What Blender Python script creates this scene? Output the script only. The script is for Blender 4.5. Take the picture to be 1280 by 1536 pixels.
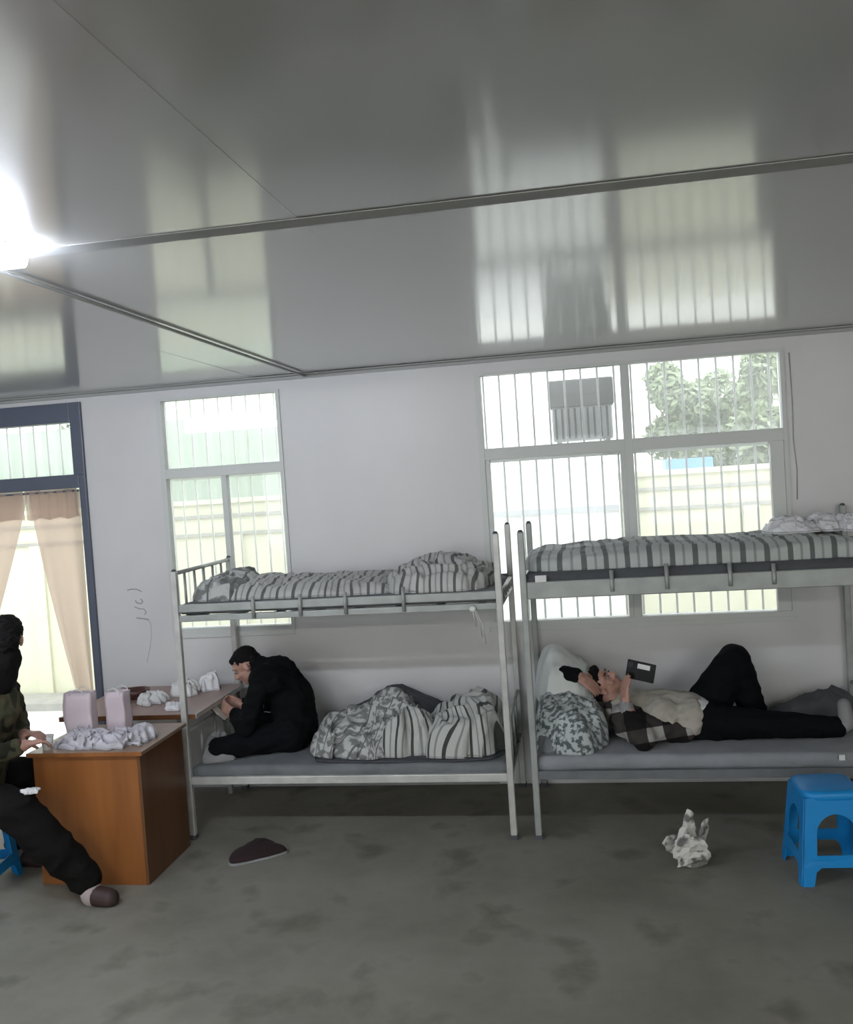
import bpy, bmesh, math, random
from mathutils import Vector, Matrix, noise
for o in list(bpy.data.objects): bpy.data.objects.remove(o)
C = bpy.context.scene.collection
S = bpy.context.scene
R = math.radians
# ------------------------------------------------------------------ camera
cd = bpy.data.cameras.new('camera'); co = bpy.data.objects.new('camera', cd); C.objects.link(co)
S.camera = co
cd.sensor_fit = 'VERTICAL'; cd.sensor_height = 36; cd.lens = 1371.9*36/1536
cd.clip_start = .05; cd.clip_end = 400
yaw, pit, rol = -.1666, -.03685, -.066
fw = Vector((math.sin(yaw)*math.cos(pit), math.cos(yaw)*math.cos(pit), math.sin(pit)))
rt = Vector((math.cos(yaw), -math.sin(yaw), 0)); up = rt.cross(fw)
r2 = rt*math.cos(rol)+up*math.sin(rol); u2 = up*math.cos(rol)-rt*math.sin(rol)
m = Matrix((r2, u2, -fw)).transposed().to_4x4(); m.translation = (2.515, -6.243, 2.146)
co.matrix_world = m
# ------------------------------------------------------------------ world: bright overcast sky
w = bpy.data.worlds.new('overcast_sky'); S.world = w; w.use_nodes = True
bg = w.node_tree.nodes['Background']; bg.inputs[0].default_value = (.93, .97, 1, 1); bg.inputs[1].default_value = 1.38
S.view_settings.view_transform = 'Standard'; S.view_settings.look = 'None'
S.view_settings.gamma = 1; S.view_settings.use_curve_mapping = False
S.view_settings.exposure = 1.25
TUBE_FILL = 56.0          # strength of the added fill tubes behind the viewer
TUBE_NEAR = 44.0
# ------------------------------------------------------------------ helpers
def mat(name, col, rough=.6, metal=0, spec=.5, var=0, vscale=8, bump=0, bscale=60, coat=0, trans=0, sheen=0):
    m = bpy.data.materials.new(name); m.use_nodes = True
    nt = m.node_tree; b = nt.nodes['Principled BSDF']; L = nt.links.new
    b.inputs['Base Color'].default_value = (*col, 1); b.inputs['Roughness'].default_value = rough
    b.inputs['Metallic'].default_value = metal; b.inputs['Specular IOR Level'].default_value = spec
    b.inputs['Coat Weight'].default_value = coat; b.inputs['Coat Roughness'].default_value = .12
    b.inputs['Sheen Weight'].default_value = sheen
    tc = nt.nodes.new('ShaderNodeTexCoord')
    if var:
        n = nt.nodes.new('ShaderNodeTexNoise'); n.inputs['Scale'].default_value = vscale; n.inputs['Detail'].default_value = 5
        L(tc.outputs['Object'], n.inputs['Vector'])
        mr = nt.nodes.new('ShaderNodeMapRange'); mr.inputs[1].default_value = .3; mr.inputs[2].default_value = .7
        mr.inputs[3].default_value = 1-var; mr.inputs[4].default_value = 1+var
        L(n.outputs[0], mr.inputs[0])
        mx = nt.nodes.new('ShaderNodeVectorMath'); mx.operation = 'MULTIPLY'; mx.inputs[0].default_value = col
        L(mr.outputs[0], mx.inputs[1]); L(mx.outputs[0], b.inputs['Base Color'])
    if bump:
        n = nt.nodes.new('ShaderNodeTexNoise'); n.inputs['Scale'].default_value = bscale; n.inputs['Detail'].default_value = 3
        L(tc.outputs['Object'], n.inputs['Vector'])
        bp = nt.nodes.new('ShaderNodeBump'); bp.inputs['Strength'].default_value = bump; bp.inputs['Distance'].default_value = .01
        L(n.outputs[0], bp.inputs['Height']); L(bp.outputs[0], b.inputs['Normal'])
    return m

def ramp(nt, stops, interp='LINEAR'):
    r = nt.nodes.new('ShaderNodeValToRGB'); r.color_ramp.interpolation = interp
    e = r.color_ramp.elements
    while len(e) < len(stops): e.new(.5)
    for i, (p, c) in enumerate(stops): e[i].position = p; e[i].color = (*c, 1)
    return r

def stripe_mat(name, base, dark, pitch, width, thin=0, mottle=0, axis=0):
    """woven bedding: dark bands across UV, an optional thin line half way, optional floral mottling"""
    m = mat(name, base, .9, spec=.2, bump=.25, bscale=120, sheen=.2); nt = m.node_tree; L = nt.links.new
    b = nt.nodes['Principled BSDF']
    uv = nt.nodes.new('ShaderNodeUVMap'); sp = nt.nodes.new('ShaderNodeSeparateXYZ'); L(uv.outputs[0], sp.inputs[0])
    def M(op, a, bb):
        n = nt.nodes.new('ShaderNodeMath'); n.operation = op
        for i, v in enumerate((a, bb)):
            if v is None: continue
            if isinstance(v, (int, float)): n.inputs[i].default_value = v
            else: L(v, n.inputs[i])
        return n.outputs[0]
    fr = M('FRACT', M('DIVIDE', sp.outputs[axis], pitch), None)
    band = M('LESS_THAN', fr, width/pitch)
    if thin:
        t = M('LESS_THAN', M('ABSOLUTE', M('SUBTRACT', fr, .5+width/pitch/2), None), thin/pitch)
        band = M('MAXIMUM', band, M('MULTIPLY', t, .55))
    mix = nt.nodes.new('ShaderNodeMix'); mix.data_type = 'RGBA'
    L(band, mix.inputs[0]); mix.inputs[6].default_value = (*base, 1); mix.inputs[7].default_value = (*dark, 1)
    out = mix.outputs[2]
    if mottle:
        n = nt.nodes.new('ShaderNodeTexNoise'); n.inputs['Scale'].default_value = 16; n.inputs['Detail'].default_value = 2
        L(uv.outputs[0], n.inputs['Vector'])
        r = ramp(nt, [(.47, (0, 0, 0)), (.56, (1, 1, 1))]); L(n.outputs[0], r.inputs[0])
        mx = nt.nodes.new('ShaderNodeMix'); mx.data_type = 'RGBA'
        L(M('MULTIPLY', r.outputs[0], mottle), mx.inputs[0]); L(out, mx.inputs[6]); mx.inputs[7].default_value = (*[c*.8+.02 for c in dark], 1)
        out = mx.outputs[2]
    L(out, b.inputs['Base Color'])
    return m

def thing(name, label, cat, loc=(0, 0, 0), group=None):
    o = bpy.data.objects.new(name, None); C.objects.link(o); o.location = loc; o.empty_display_size = .1
    o['label'] = label; o['category'] = cat
    if group: o['group'] = group
    return o
def tag(o, label, cat, group=None):
    o['label'] = label; o['category'] = cat
    if group: o['group'] = group
    return o
def wloc(p):
    v = Vector((0, 0, 0))
    while p: v += p.location; p = p.parent
    return v
def finish(name, me, m, parent=None, smooth=False, loc=None):
    for mm in (m if isinstance(m, (list, tuple)) else [m]): me.materials.append(mm)
    if smooth: me.shade_smooth()
    o = bpy.data.objects.new(name, me); C.objects.link(o)
    if parent: o.parent = parent; off = wloc(parent)
    else:
        off = Vector((0, 0, 0))
    if loc is not None: o.location = Vector(loc)-off; off = Vector(loc)
    if off.length: me.transform(Matrix.Translation(-off))
    return o
def obj(name, bm, m, parent=None, smooth=False, loc=None, bevel=0):
    bmesh.ops.recalc_face_normals(bm, faces=bm.faces)
    me = bpy.data.meshes.new(name); bm.to_mesh(me); bm.free()
    o = finish(name, me, m, parent, smooth, loc)
    if bevel:
        b = o.modifiers.new('b', 'BEVEL'); b.width = bevel; b.segments = 2; b.limit_method = 'ANGLE'
    return o
def struct(name, bm, m, parent=None, **k):
    o = obj(name, bm, m, parent, **k); o['kind'] = 'structure'; return o
def box(bm, x0, x1, y0, y1, z0, z1, M=None):
    vs = [bm.verts.new((x, y, z)) for x in (x0, x1) for y in (y0, y1) for z in (z0, z1)]
    if M:
        for v in vs: v.co = M @ v.co
    for f in ((0, 1, 3, 2), (4, 6, 7, 5), (0, 4, 5, 1), (2, 3, 7, 6), (0, 2, 6, 4), (1, 5, 7, 3)):
        bm.faces.new([vs[i] for i in f])
    return bm
def B(*a): return box(bmesh.new(), *a)
def tube(bm, p0, p1, r0, r1=None, n=10, caps=True):
    if r1 is None: r1 = r0
    p0 = Vector(p0); p1 = Vector(p1); d = (p1-p0).normalized()
    a = d.orthogonal().normalized(); b = d.cross(a)
    A = [bm.verts.new(p0+(a*math.cos(2*math.pi*i/n)+b*math.sin(2*math.pi*i/n))*r0) for i in range(n)]
    Bv = [bm.verts.new(p1+(a*math.cos(2*math.pi*i/n)+b*math.sin(2*math.pi*i/n))*r1) for i in range(n)]
    for i in range(n): bm.faces.new((A[i], A[(i+1) % n], Bv[(i+1) % n], Bv[i]))
    if caps: bm.faces.new(A[::-1]); bm.faces.new(Bv)
    return bm
def path(bm, pts, r, n=8):
    pts = [Vector(p) for p in pts]; rings = []
    for i, p in enumerate(pts):
        d = (pts[min(i+1, len(pts)-1)]-pts[max(i-1, 0)]).normalized()
        a = d.cross(Vector((.13, .97, .21))).normalized(); b = d.cross(a)
        rings.append([bm.verts.new(p+(a*math.cos(2*math.pi*k/n)+b*math.sin(2*math.pi*k/n))*r) for k in range(n)])
    for A, Bv in zip(rings, rings[1:]):
        for i in range(n): bm.faces.new((A[i], A[(i+1) % n], Bv[(i+1) % n], Bv[i]))
    bm.faces.new(rings[0][::-1]); bm.faces.new(rings[-1])
    return bm
def capsule(bm, p0, r0, p1, r1, n=14, k=4):
    p0 = Vector(p0); p1 = Vector(p1); d = p1-p0
    if d.length < 1e-5: d = Vector((0, 0, 1e-4)); p1 = p0+d
    d.normalize(); a = d.orthogonal().normalized(); b = d.cross(a)
    rows = [(p0-d*r0*math.cos(t), r0*math.sin(t)) for t in [math.pi/2*j/k for j in range(1, k+1)]]
    rows += [(p1+d*r1*math.cos(t), r1*math.sin(t)) for t in [math.pi/2*j/k for j in range(k, 0, -1)]]
    s = bm.verts.new(p0-d*r0); e = bm.verts.new(p1+d*r1); rings = []
    for c, r in rows: rings.append([bm.verts.new(c+(a*math.cos(2*math.pi*i/n)+b*math.sin(2*math.pi*i/n))*r) for i in range(n)])
    for A, Bv in zip(rings, rings[1:]):
        for i in range(n): bm.faces.new((A[i], A[(i+1) % n], Bv[(i+1) % n], Bv[i]))
    for i in range(n):
        bm.faces.new((s, rings[0][(i+1) % n], rings[0][i])); bm.faces.new((e, rings[-1][i], rings[-1][(i+1) % n]))
def ellips(bm, c, rad, M=None, n=18):
    r = bmesh.ops.create_uvsphere(bm, u_segments=n, v_segments=n//2, radius=1)
    M3 = (M or Matrix.Identity(3))
    for v in r['verts']: v.co = Vector(c)+M3 @ Vector((v.co.x*rad[0], v.co.y*rad[1], v.co.z*rad[2]))
def blob(name, segs, m, parent=None, voxel=.008, smooth=4, fold=0, fscale=14, seed=0, loc=None, zmin=None):
    """union of tapered capsules / ellipsoids fused into one continuous smooth surface"""
    bm = bmesh.new()
    for s in segs:
        if s[0] == 'e': ellips(bm, *s[1:])
        else: capsule(bm, *s)
    bmesh.ops.recalc_face_normals(bm, faces=bm.faces)
    me = bpy.data.meshes.new('t'); bm.to_mesh(me); bm.free()
    t = bpy.data.objects.new('t', me); C.objects.link(t)
    md = t.modifiers.new('r', 'REMESH'); md.mode = 'VOXEL'; md.voxel_size = voxel
    sm = t.modifiers.new('s', 'SMOOTH'); sm.iterations = smooth; sm.factor = .5
    dg = bpy.context.evaluated_depsgraph_get(); dg.update()
    me2 = bpy.data.meshes.new_from_object(t.evaluated_get(dg)); me2.name = name
    bpy.data.objects.remove(t); bpy.data.meshes.remove(me)
    if fold:
        ns = [v.normal.copy() for v in me2.vertices]
        for v, nn in zip(me2.vertices, ns):
            q = v.co*fscale+Vector((seed*3.1, seed*1.7, seed))
            q2 = Vector((q.x*.5+q.z*.6, q.y, q.z*1.3-q.x*.5))
            v.co += nn*fold*(1-2*abs(noise.noise(q2))*1.6+.5*noise.noise(q*2.3)-.5)
    if zmin is not None:
        for v in me2.vertices:
            if v.co.z < zmin: v.co.z = zmin+(v.co.z-zmin)*.05
    me2.materials.clear()
    return finish(name, me2, m, parent, True, loc)

# ------------------------------------------------------------------ materials
M_wall = mat('white_sandwich_panel', (.655, .65, .64), .35, spec=.4, var=.03, vscale=2, bump=.03, bscale=3)
M_trim = mat('grey_trim', (.36, .365, .35), .4)
M_frame = mat('aluminium_frame', (.60, .62, .59), .4)
M_bar = mat('security_bar_paint', (.36, .38, .37), .5)
M_barl = mat('security_bar_pale', (.78, .82, .74), .5)
M_dframe = mat('slate_blue_door_frame', (.10, .115, .155), .35)
M_bed = mat('bed_grey_paint', (.34, .36, .34), .4, metal=.2, var=.12, vscale=10)
M_bedl = mat('bed_light_paint', (.52, .52, .49), .35, metal=.2, var=.15, vscale=9)
M_matt = mat('grey_mattress_cloth', (.25, .26, .275), .9, var=.1, bump=.2)
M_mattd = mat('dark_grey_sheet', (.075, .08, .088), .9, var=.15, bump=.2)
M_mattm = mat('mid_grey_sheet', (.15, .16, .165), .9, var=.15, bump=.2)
M_black = mat('black_cloth', (.004, .0045, .005), .9, spec=.12, bump=.2)
M_navy = mat('black_trouser_cloth', (.004, .005, .0065), .9, spec=.12, bump=.15)
M_brownblk = mat('worn_black_trouser', (.008, .0075, .007), .9, spec=.12, bump=.2)
M_skin = mat('skin', (.42, .235, .18), .5, var=.08, vscale=20)
M_hair = mat('black_hair', (.006, .0055, .0055), .7, spec=.15, bump=.6, bscale=150)
M_white = mat('white_cloth', (.62, .65, .62), .8, var=.05, bump=.15)
M_beige = mat('oatmeal_knit', (.40, .375, .32), .95, var=.1, vscale=30, bump=.4, bscale=200)
M_grey = mat('grey_cotton', (.25, .25, .25), .9, var=.1)
M_phone = mat('phone_black', (.01, .01, .012), .2)
M_paper = mat('white_paper', (.72, .72, .70), .7)
M_pink = mat('pale_lilac_carton', (.55, .47, .50), .6, var=.05)
M_blue = mat('blue_plastic', (.008, .25, .62), .38, spec=.35)
M_blueo = mat('blue_outdoor_plastic', (.12, .28, .75), .5)
M_red = mat('red_brown_lacquer', (.07, .028, .022), .4)
M_shoe = mat('brown_maroon_shoe', (.035, .018, .016), .6, var=.3)
M_sock = mat('pale_sock', (.36, .30, .29), .9)
M_cream = mat('cream_fence_paint', (.60, .60, .455), .8, var=.03)
M_whiteo = mat('white_gate_paint', (.86, .88, .86), .7, var=.03)
M_green = mat('pale_green_sheeting', (.42, .50, .415), .7, var=.06, vscale=2)
M_conc = mat('outdoor_concrete', (.62, .61, .57), .9, var=.05, vscale=2)
M_leaf = mat('pale_green_leaves', (.25, .31, .19), .7, var=.25, vscale=1.5)
M_bark = mat('bark', (.2, .16, .12), .9)
M_shed = mat('corrugated_grey_steel', (.42, .44, .46), .5)
M_shedd = mat('dark_grey_panel', (.05, .054, .054), .6)
M_brick = mat('pinkish_render', (.62, .52, .47), .9, var=.05)
M_curbm = mat('grey_curb', (.33, .33, .30), .9, var=.1)

M_cloud = mat('crinkled_white_plastic', (.80, .80, .82), .25, spec=.6, bump=.5, bscale=50)
M_mark = mat('pencil_grey_mark', (.36, .36, .36), .7)
M_seam = mat('matte_grey_seam_cover', (.34, .345, .335), .7, spec=.2)

def mk_floor():
    m = mat('stained_concrete', (.2, .2, .18), .55, spec=.3); nt = m.node_tree; L = nt.links.new; b = nt.nodes['Principled BSDF']
    tc = nt.nodes.new('ShaderNodeTexCoord')
    n1 = nt.nodes.new('ShaderNodeTexNoise'); n1.inputs['Scale'].default_value = 1.6; n1.inputs['Detail'].default_value = 6; n1.inputs['Roughness'].default_value = .62
    n2 = nt.nodes.new('ShaderNodeTexNoise'); n2.inputs['Scale'].default_value = 3.2; n2.inputs['Detail'].default_value = 4; n2.inputs['Distortion'].default_value = .1
    n3 = nt.nodes.new('ShaderNodeTexNoise'); n3.inputs['Scale'].default_value = .7
    for n in (n1, n2, n3): L(tc.outputs['Object'], n.inputs['Vector'])
    r1 = ramp(nt, [(.3, (.17, .164, .132)), (.5, (.225, .216, .18)), (.75, (.275, .265, .228))]); L(n1.outputs[0], r1.inputs[0])
    r2_ = ramp(nt, [(.55, (1, 1, 1)), (.70, (.60, .59, .55))]); L(n2.outputs[0], r2_.inputs[0])
    mx = nt.nodes.new('ShaderNodeMix'); mx.data_type = 'RGBA'; mx.blend_type = 'MULTIPLY'; mx.inputs[0].default_value = 1
    L(r1.outputs[0], mx.inputs[6]); L(r2_.outputs[0], mx.inputs[7]); L(mx.outputs[2], b.inputs['Base Color'])
    rr = nt.nodes.new('ShaderNodeMapRange'); rr.inputs[3].default_value = .42; rr.inputs[4].default_value = .75; L(n3.outputs[0], rr.inputs[0]); L(rr.outputs[0], b.inputs['Roughness'])
    bp = nt.nodes.new('ShaderNodeBump'); bp.inputs['Strength'].default_value = .12; bp.inputs['Distance'].default_value = .02
    L(n1.outputs[0], bp.inputs['Height']); L(bp.outputs[0], b.inputs['Normal'])
    return m
M_floor = mk_floor()

def mk_ceiling():
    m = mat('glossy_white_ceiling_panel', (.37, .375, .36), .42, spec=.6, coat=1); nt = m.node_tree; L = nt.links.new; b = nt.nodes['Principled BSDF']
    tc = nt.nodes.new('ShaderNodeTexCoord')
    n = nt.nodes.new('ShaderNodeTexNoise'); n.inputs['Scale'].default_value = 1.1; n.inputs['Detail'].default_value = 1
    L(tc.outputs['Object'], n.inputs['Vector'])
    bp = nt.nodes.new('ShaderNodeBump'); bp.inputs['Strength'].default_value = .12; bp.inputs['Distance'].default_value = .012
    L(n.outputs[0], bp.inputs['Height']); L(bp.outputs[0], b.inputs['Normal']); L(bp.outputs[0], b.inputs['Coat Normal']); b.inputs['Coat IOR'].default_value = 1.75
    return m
M_ceil = mk_ceiling()

def mk_wood(name, c1, c2, vert=True):
    m = mat(name, c1, .35, spec=.45); nt = m.node_tree; L = nt.links.new; b = nt.nodes['Principled BSDF']
    tc = nt.nodes.new('ShaderNodeTexCoord'); mp = nt.nodes.new('ShaderNodeMapping')
    mp.inputs['Scale'].default_value = (9, 9, .8) if vert else (9, .8, 9)
    n = nt.nodes.new('ShaderNodeTexNoise'); n.inputs['Scale'].default_value = 1.2; n.inputs['Detail'].default_value = 6; n.inputs['Distortion'].default_value = .5
    L(tc.outputs['Object'], mp.inputs[0]); L(mp.outputs[0], n.inputs['Vector'])
    r = ramp(nt, [(.3, c2), (.7, c1)]); L(n.outputs[0], r.inputs[0]); L(r.outputs[0], b.inputs['Base Color'])
    return m
M_wood = mk_wood('orange_brown_veneer', (.30, .115, .032), (.20, .07, .018))
M_woodd = mk_wood('brown_veneer_side', (.15, .065, .025), (.10, .042, .016))
M_top = mk_wood('worn_tan_desk_top', (.32, .235, .18), (.25, .17, .125), False)
M_top2 = mk_wood('pinkish_brown_table_top', (.36, .25, .215), (.29, .19, .16), False)

def mk_glass(name, haze):
    m = bpy.data.materials.new(name); m.use_nodes = True; nt = m.node_tree; nt.nodes.clear(); L = nt.links.new
    o = nt.nodes.new('ShaderNodeOutputMaterial'); t = nt.nodes.new('ShaderNodeBsdfTransparent'); t.inputs[0].default_value = (1, 1, 1, 1)
    g = nt.nodes.new('ShaderNodeBsdfGlossy'); g.inputs['Roughness'].default_value = .02
    d = nt.nodes.new('ShaderNodeBsdfTranslucent'); d.inputs[0].default_value = (.9, .93, .9, 1)
    f = nt.nodes.new('ShaderNodeFresnel'); f.inputs[0].default_value = 1.45
    a = nt.nodes.new('ShaderNodeMixShader'); a.inputs[0].default_value = haze; L(t.outputs[0], a.inputs[1]); L(d.outputs[0], a.inputs[2])
    b = nt.nodes.new('ShaderNodeMixShader'); L(f.outputs[0], b.inputs[0]); L(a.outputs[0], b.inputs[1]); L(g.outputs[0], b.inputs[2])
    L(b.outputs[0], o.inputs[0]); return m
M_glass = mk_glass('hazed_window_glass', .13)  # whitish translucent share imitates the overexposed haze over the view outside

def mk_curtain():
    m = bpy.data.materials.new('sheer_beige_curtain'); m.use_nodes = True; nt = m.node_tree; nt.nodes.clear(); L = nt.links.new
    o = nt.nodes.new('ShaderNodeOutputMaterial'); t = nt.nodes.new('ShaderNodeBsdfTransparent'); t.inputs[0].default_value = (.88, .76, .68, 1)
    d = nt.nodes.new('ShaderNodeBsdfTranslucent'); d.inputs[0].default_value = (.50, .405, .345, 1)
    e = nt.nodes.new('ShaderNodeBsdfDiffuse'); e.inputs[0].default_value = (.62, .52, .46, 1)
    a = nt.nodes.new('ShaderNodeMixShader'); a.inputs[0].default_value = .45; L(d.outputs[0], a.inputs[1]); L(e.outputs[0], a.inputs[2])
    b = nt.nodes.new('ShaderNodeMixShader'); b.inputs[0].default_value = .78; L(t.outputs[0], b.inputs[1]); L(a.outputs[0], b.inputs[2])
    L(b.outputs[0], o.inputs[0]); return m
M_curt = mk_curtain()
def mk_plastic():
    m = bpy.data.materials.new('clear_plastic_bag'); m.use_nodes = True; nt = m.node_tree; nt.nodes.clear(); L = nt.links.new
    o = nt.nodes.new('ShaderNodeOutputMaterial'); t = nt.nodes.new('ShaderNodeBsdfTransparent'); t.inputs[0].default_value = (.9, .9, .93, 1)
    d = nt.nodes.new('ShaderNodeBsdfPrincipled'); d.inputs['Base Color'].default_value = (.68, .66, .70, 1); d.inputs['Roughness'].default_value = .2
    b = nt.nodes.new('ShaderNodeMixShader'); b.inputs[0].default_value = .7; L(t.outputs[0], b.inputs[1]); L(d.outputs[0], b.inputs[2])
    L(b.outputs[0], o.inputs[0]); return m
M_bag = mk_plastic()
def emis(name, col, s):
    m = bpy.data.materials.new(name); m.use_nodes = True; nt = m.node_tree; nt.nodes.clear()
    o = nt.nodes.new('ShaderNodeOutputMaterial'); e = nt.nodes.new('ShaderNodeEmission'); e.inputs[0].default_value = (*col, 1); e.inputs[1].default_value = s
    nt.links.new(e.outputs[0], o.inputs[0]); return m
M_tube_fill = emis('fill_tube_glow', (1, .96, .90), TUBE_FILL)
M_tubeb = emis('cool_tube_glow', (.80, .86, 1), TUBE_NEAR)

def mk_camo():
    m = mat('camouflage_cloth', (.1, .1, .06), .9, spec=.2, bump=.2); nt = m.node_tree; L = nt.links.new; b = nt.nodes['Principled BSDF']
    tc = nt.nodes.new('ShaderNodeTexCoord'); n = nt.nodes.new('ShaderNodeTexNoise'); n.inputs['Scale'].default_value = 9; n.inputs['Detail'].default_value = 1
    L(tc.outputs['Object'], n.inputs['Vector'])
    r = ramp(nt, [(0, (.022, .022, .015)), (.44, (.06, .062, .035)), (.52, (.085, .068, .042)), (.6, (.035, .04, .024))], 'CONSTANT')
    L(n.outputs[0], r.inputs[0]); L(r.outputs[0], b.inputs['Base Color']); return m
M_camo = mk_camo()
def mk_plaid():
    m = mat('dark_plaid_flannel', (.05, .05, .05), .9, spec=.2); nt = m.node_tree; L = nt.links.new; b = nt.nodes['Principled BSDF']
    tc = nt.nodes.new('ShaderNodeTexCoord'); mp = nt.nodes.new('ShaderNodeMapping'); mp.inputs['Rotation'].default_value = (.3, .15, .2)
    L(tc.outputs['Object'], mp.inputs[0]); outs = []
    sp = nt.nodes.new('ShaderNodeSeparateXYZ'); L(mp.outputs[0], sp.inputs[0])
    for i, ax in enumerate((0, 2)):
        a = nt.nodes.new('ShaderNodeMath'); a.operation = 'DIVIDE'; a.inputs[1].default_value = .20; L(sp.outputs[ax], a.inputs[0])
        f = nt.nodes.new('ShaderNodeMath'); f.operation = 'FRACT'; L(a.outputs[0], f.inputs[0])
        g = nt.nodes.new('ShaderNodeMath'); g.operation = 'LESS_THAN'; g.inputs[1].default_value = .40; L(f.outputs[0], g.inputs[0]); outs.append(g)
    s = nt.nodes.new('ShaderNodeMath'); s.operation = 'ADD'; L(outs[0].outputs[0], s.inputs[0]); L(outs[1].outputs[0], s.inputs[1])
    h = nt.nodes.new('ShaderNodeMath'); h.operation = 'DIVIDE'; h.inputs[1].default_value = 2; L(s.outputs[0], h.inputs[0])
    r = ramp(nt, [(0, (.010, .009, .009)), (.3, (.045, .038, .036)), (.8, (.36, .35, .33))], 'CONSTANT'); L(h.outputs[0], r.inputs[0]); L(r.outputs[0], b.inputs['Base Color']); return m
M_plaid = mk_plaid()

M_sA = stripe_mat('striped_quilt_upper_left', (.47, .47, .45), (.12, .125, .115), .092, .018, .006)
M_sB = stripe_mat('grey_striped_quilt', (.46, .49, .47), (.135, .15, .145), .125, .030, .007)
M_sC = stripe_mat('striped_quilt_lower_left', (.46, .47, .44), (.055, .06, .055), .088, .016, .005)
M_sD = stripe_mat('mottled_floral_quilt', (.46, .47, .45), (.13, .135, .13), .10, .012, .0, mottle=.85)
M_sE = stripe_mat('leaf_print_cloth', (.44, .48, .47), (.10, .125, .13), 9, .0, .0, mottle=1)

# ------------------------------------------------------------------ room shell
H = 2.93
struct('floor', B(-3.4, 6.6, -9.6, 0, -.1, 0), M_floor)
ceil = struct('ceiling', B(-3.5, 6.7, -9.7, .0, H+.021, H+.1), M_wall)
random.seed(4)
ys = [0, -3.58, -7.16, -9.6]; xs = [-3.4, -2.54, -1.11, .32, 1.75, 3.18, 4.61, 6.6]
for j in range(3):
    for i in range(7):
        x0, x1 = xs[i], xs[i+1]; y1, y0 = ys[j]-.002, ys[j+1]+.002
        cx, cy = (x0+x1)/2, (y0+y1)/2
        T = Matrix.Rotation(R(random.uniform(-.04, .04)), 4, 'X') @ Matrix.Rotation(R(random.uniform(-.03, .03)), 4, 'Y')
        bm = B(x0-cx, x1-cx, y0-cy, y1-cy, 0, .02, T)
        for v in bm.verts: v.co += Vector((cx, cy, H))
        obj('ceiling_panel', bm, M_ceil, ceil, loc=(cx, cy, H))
def holes_wall(bm, x0, x1, z0, z1, y0, y1, ops):
    """wall x0..x1 with rectangular openings (xa, xb, za, zb) sorted by x"""
    x = x0
    for xa, xb, za, zb in ops:
        box(bm, x, xa, y0, y1, z0, z1)
        if za > z0: box(bm, xa, xb, y0, y1, z0, za)
        if zb < z1: box(bm, xa, xb, y0, y1, zb, z1)
        x = xb
    box(bm, x, x1, y0, y1, z0, z1); return bm
wall_b = struct('wall_back', holes_wall(bmesh.new(), -3.5, 6.7, 0, H+.03, 0, .09, [(-2.65, -1.05, 0, 2.872), (-.465, .465, 1.13, 2.845), (1.855, 3.865, 1.09, 2.835)]), M_wall)
struct('wall_left', B(-3.5, -3.4, -9.6, 0, 0, H+.03), M_wall)
struct('wall_right', B(6.6, 6.7, -9.6, 0, 0, H+.03), M_wall)
struct('wall_front', holes_wall(bmesh.new(), -3.5, 6.7, 0, H+.03, -9.7, -9.6, [(-3.2, -.4, .35, 2.75), (.2, 3.0, .35, 2.75), (3.6, 6.4, .35, 2.75)]), M_wall)  # unseen wall, its openings made large to let in fill daylight
for k, x in enumerate((-3.2, .2, 3.6)):
    wn = bpy.data.objects.new('window_%d' % (k+3), None); C.objects.link(wn); wn['kind'] = 'structure'; wn.location = (x+1.4, -9.65, .35)
    for a in ((x, x+.05, .35, 2.75), (x+2.75, x+2.8, .35, 2.75), (x+.05, x+2.75, .35, .40), (x+.05, x+2.75, 2.70, 2.75), (x+1.38, x+1.42, .40, 2.70)):
        obj('window_frame', B(a[0], a[1], -9.68, -9.62, a[2], a[3]), M_frame, wn)
    obj('pane', B(x+.05, x+2.75, -9.652, -9.648, .40, 2.70), M_glass, wn)
# ceiling trims: cornice at the back wall, seam cover 3.58 m in, slim conduit running towards the viewer
bm = bmesh.new(); box(bm, -3.4, 6.6, -.028, 0, H-.028, H); box(bm, -3.4, 6.6, -.10, -.0, H-.009, H-.002); struct('trim_1', bm, M_trim)
struct('trim_2', B(-3.4, 6.6, -3.63, -3.55, H-.004, H-.001), M_seam)
bm = bmesh.new(); tube(bm, (.668, -.03, H-.014), (.70, -6.5, H-.010), .008)
cond = tag(obj('conduit', bm, M_trim, None, True), 'thin grey electrical conduit running along the glossy ceiling', 'conduit')
bm = bmesh.new(); box(bm, -1.05, 1.855, -.009, 0, 0, .07); struct('baseboard_back', bm, M_trim)

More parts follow.
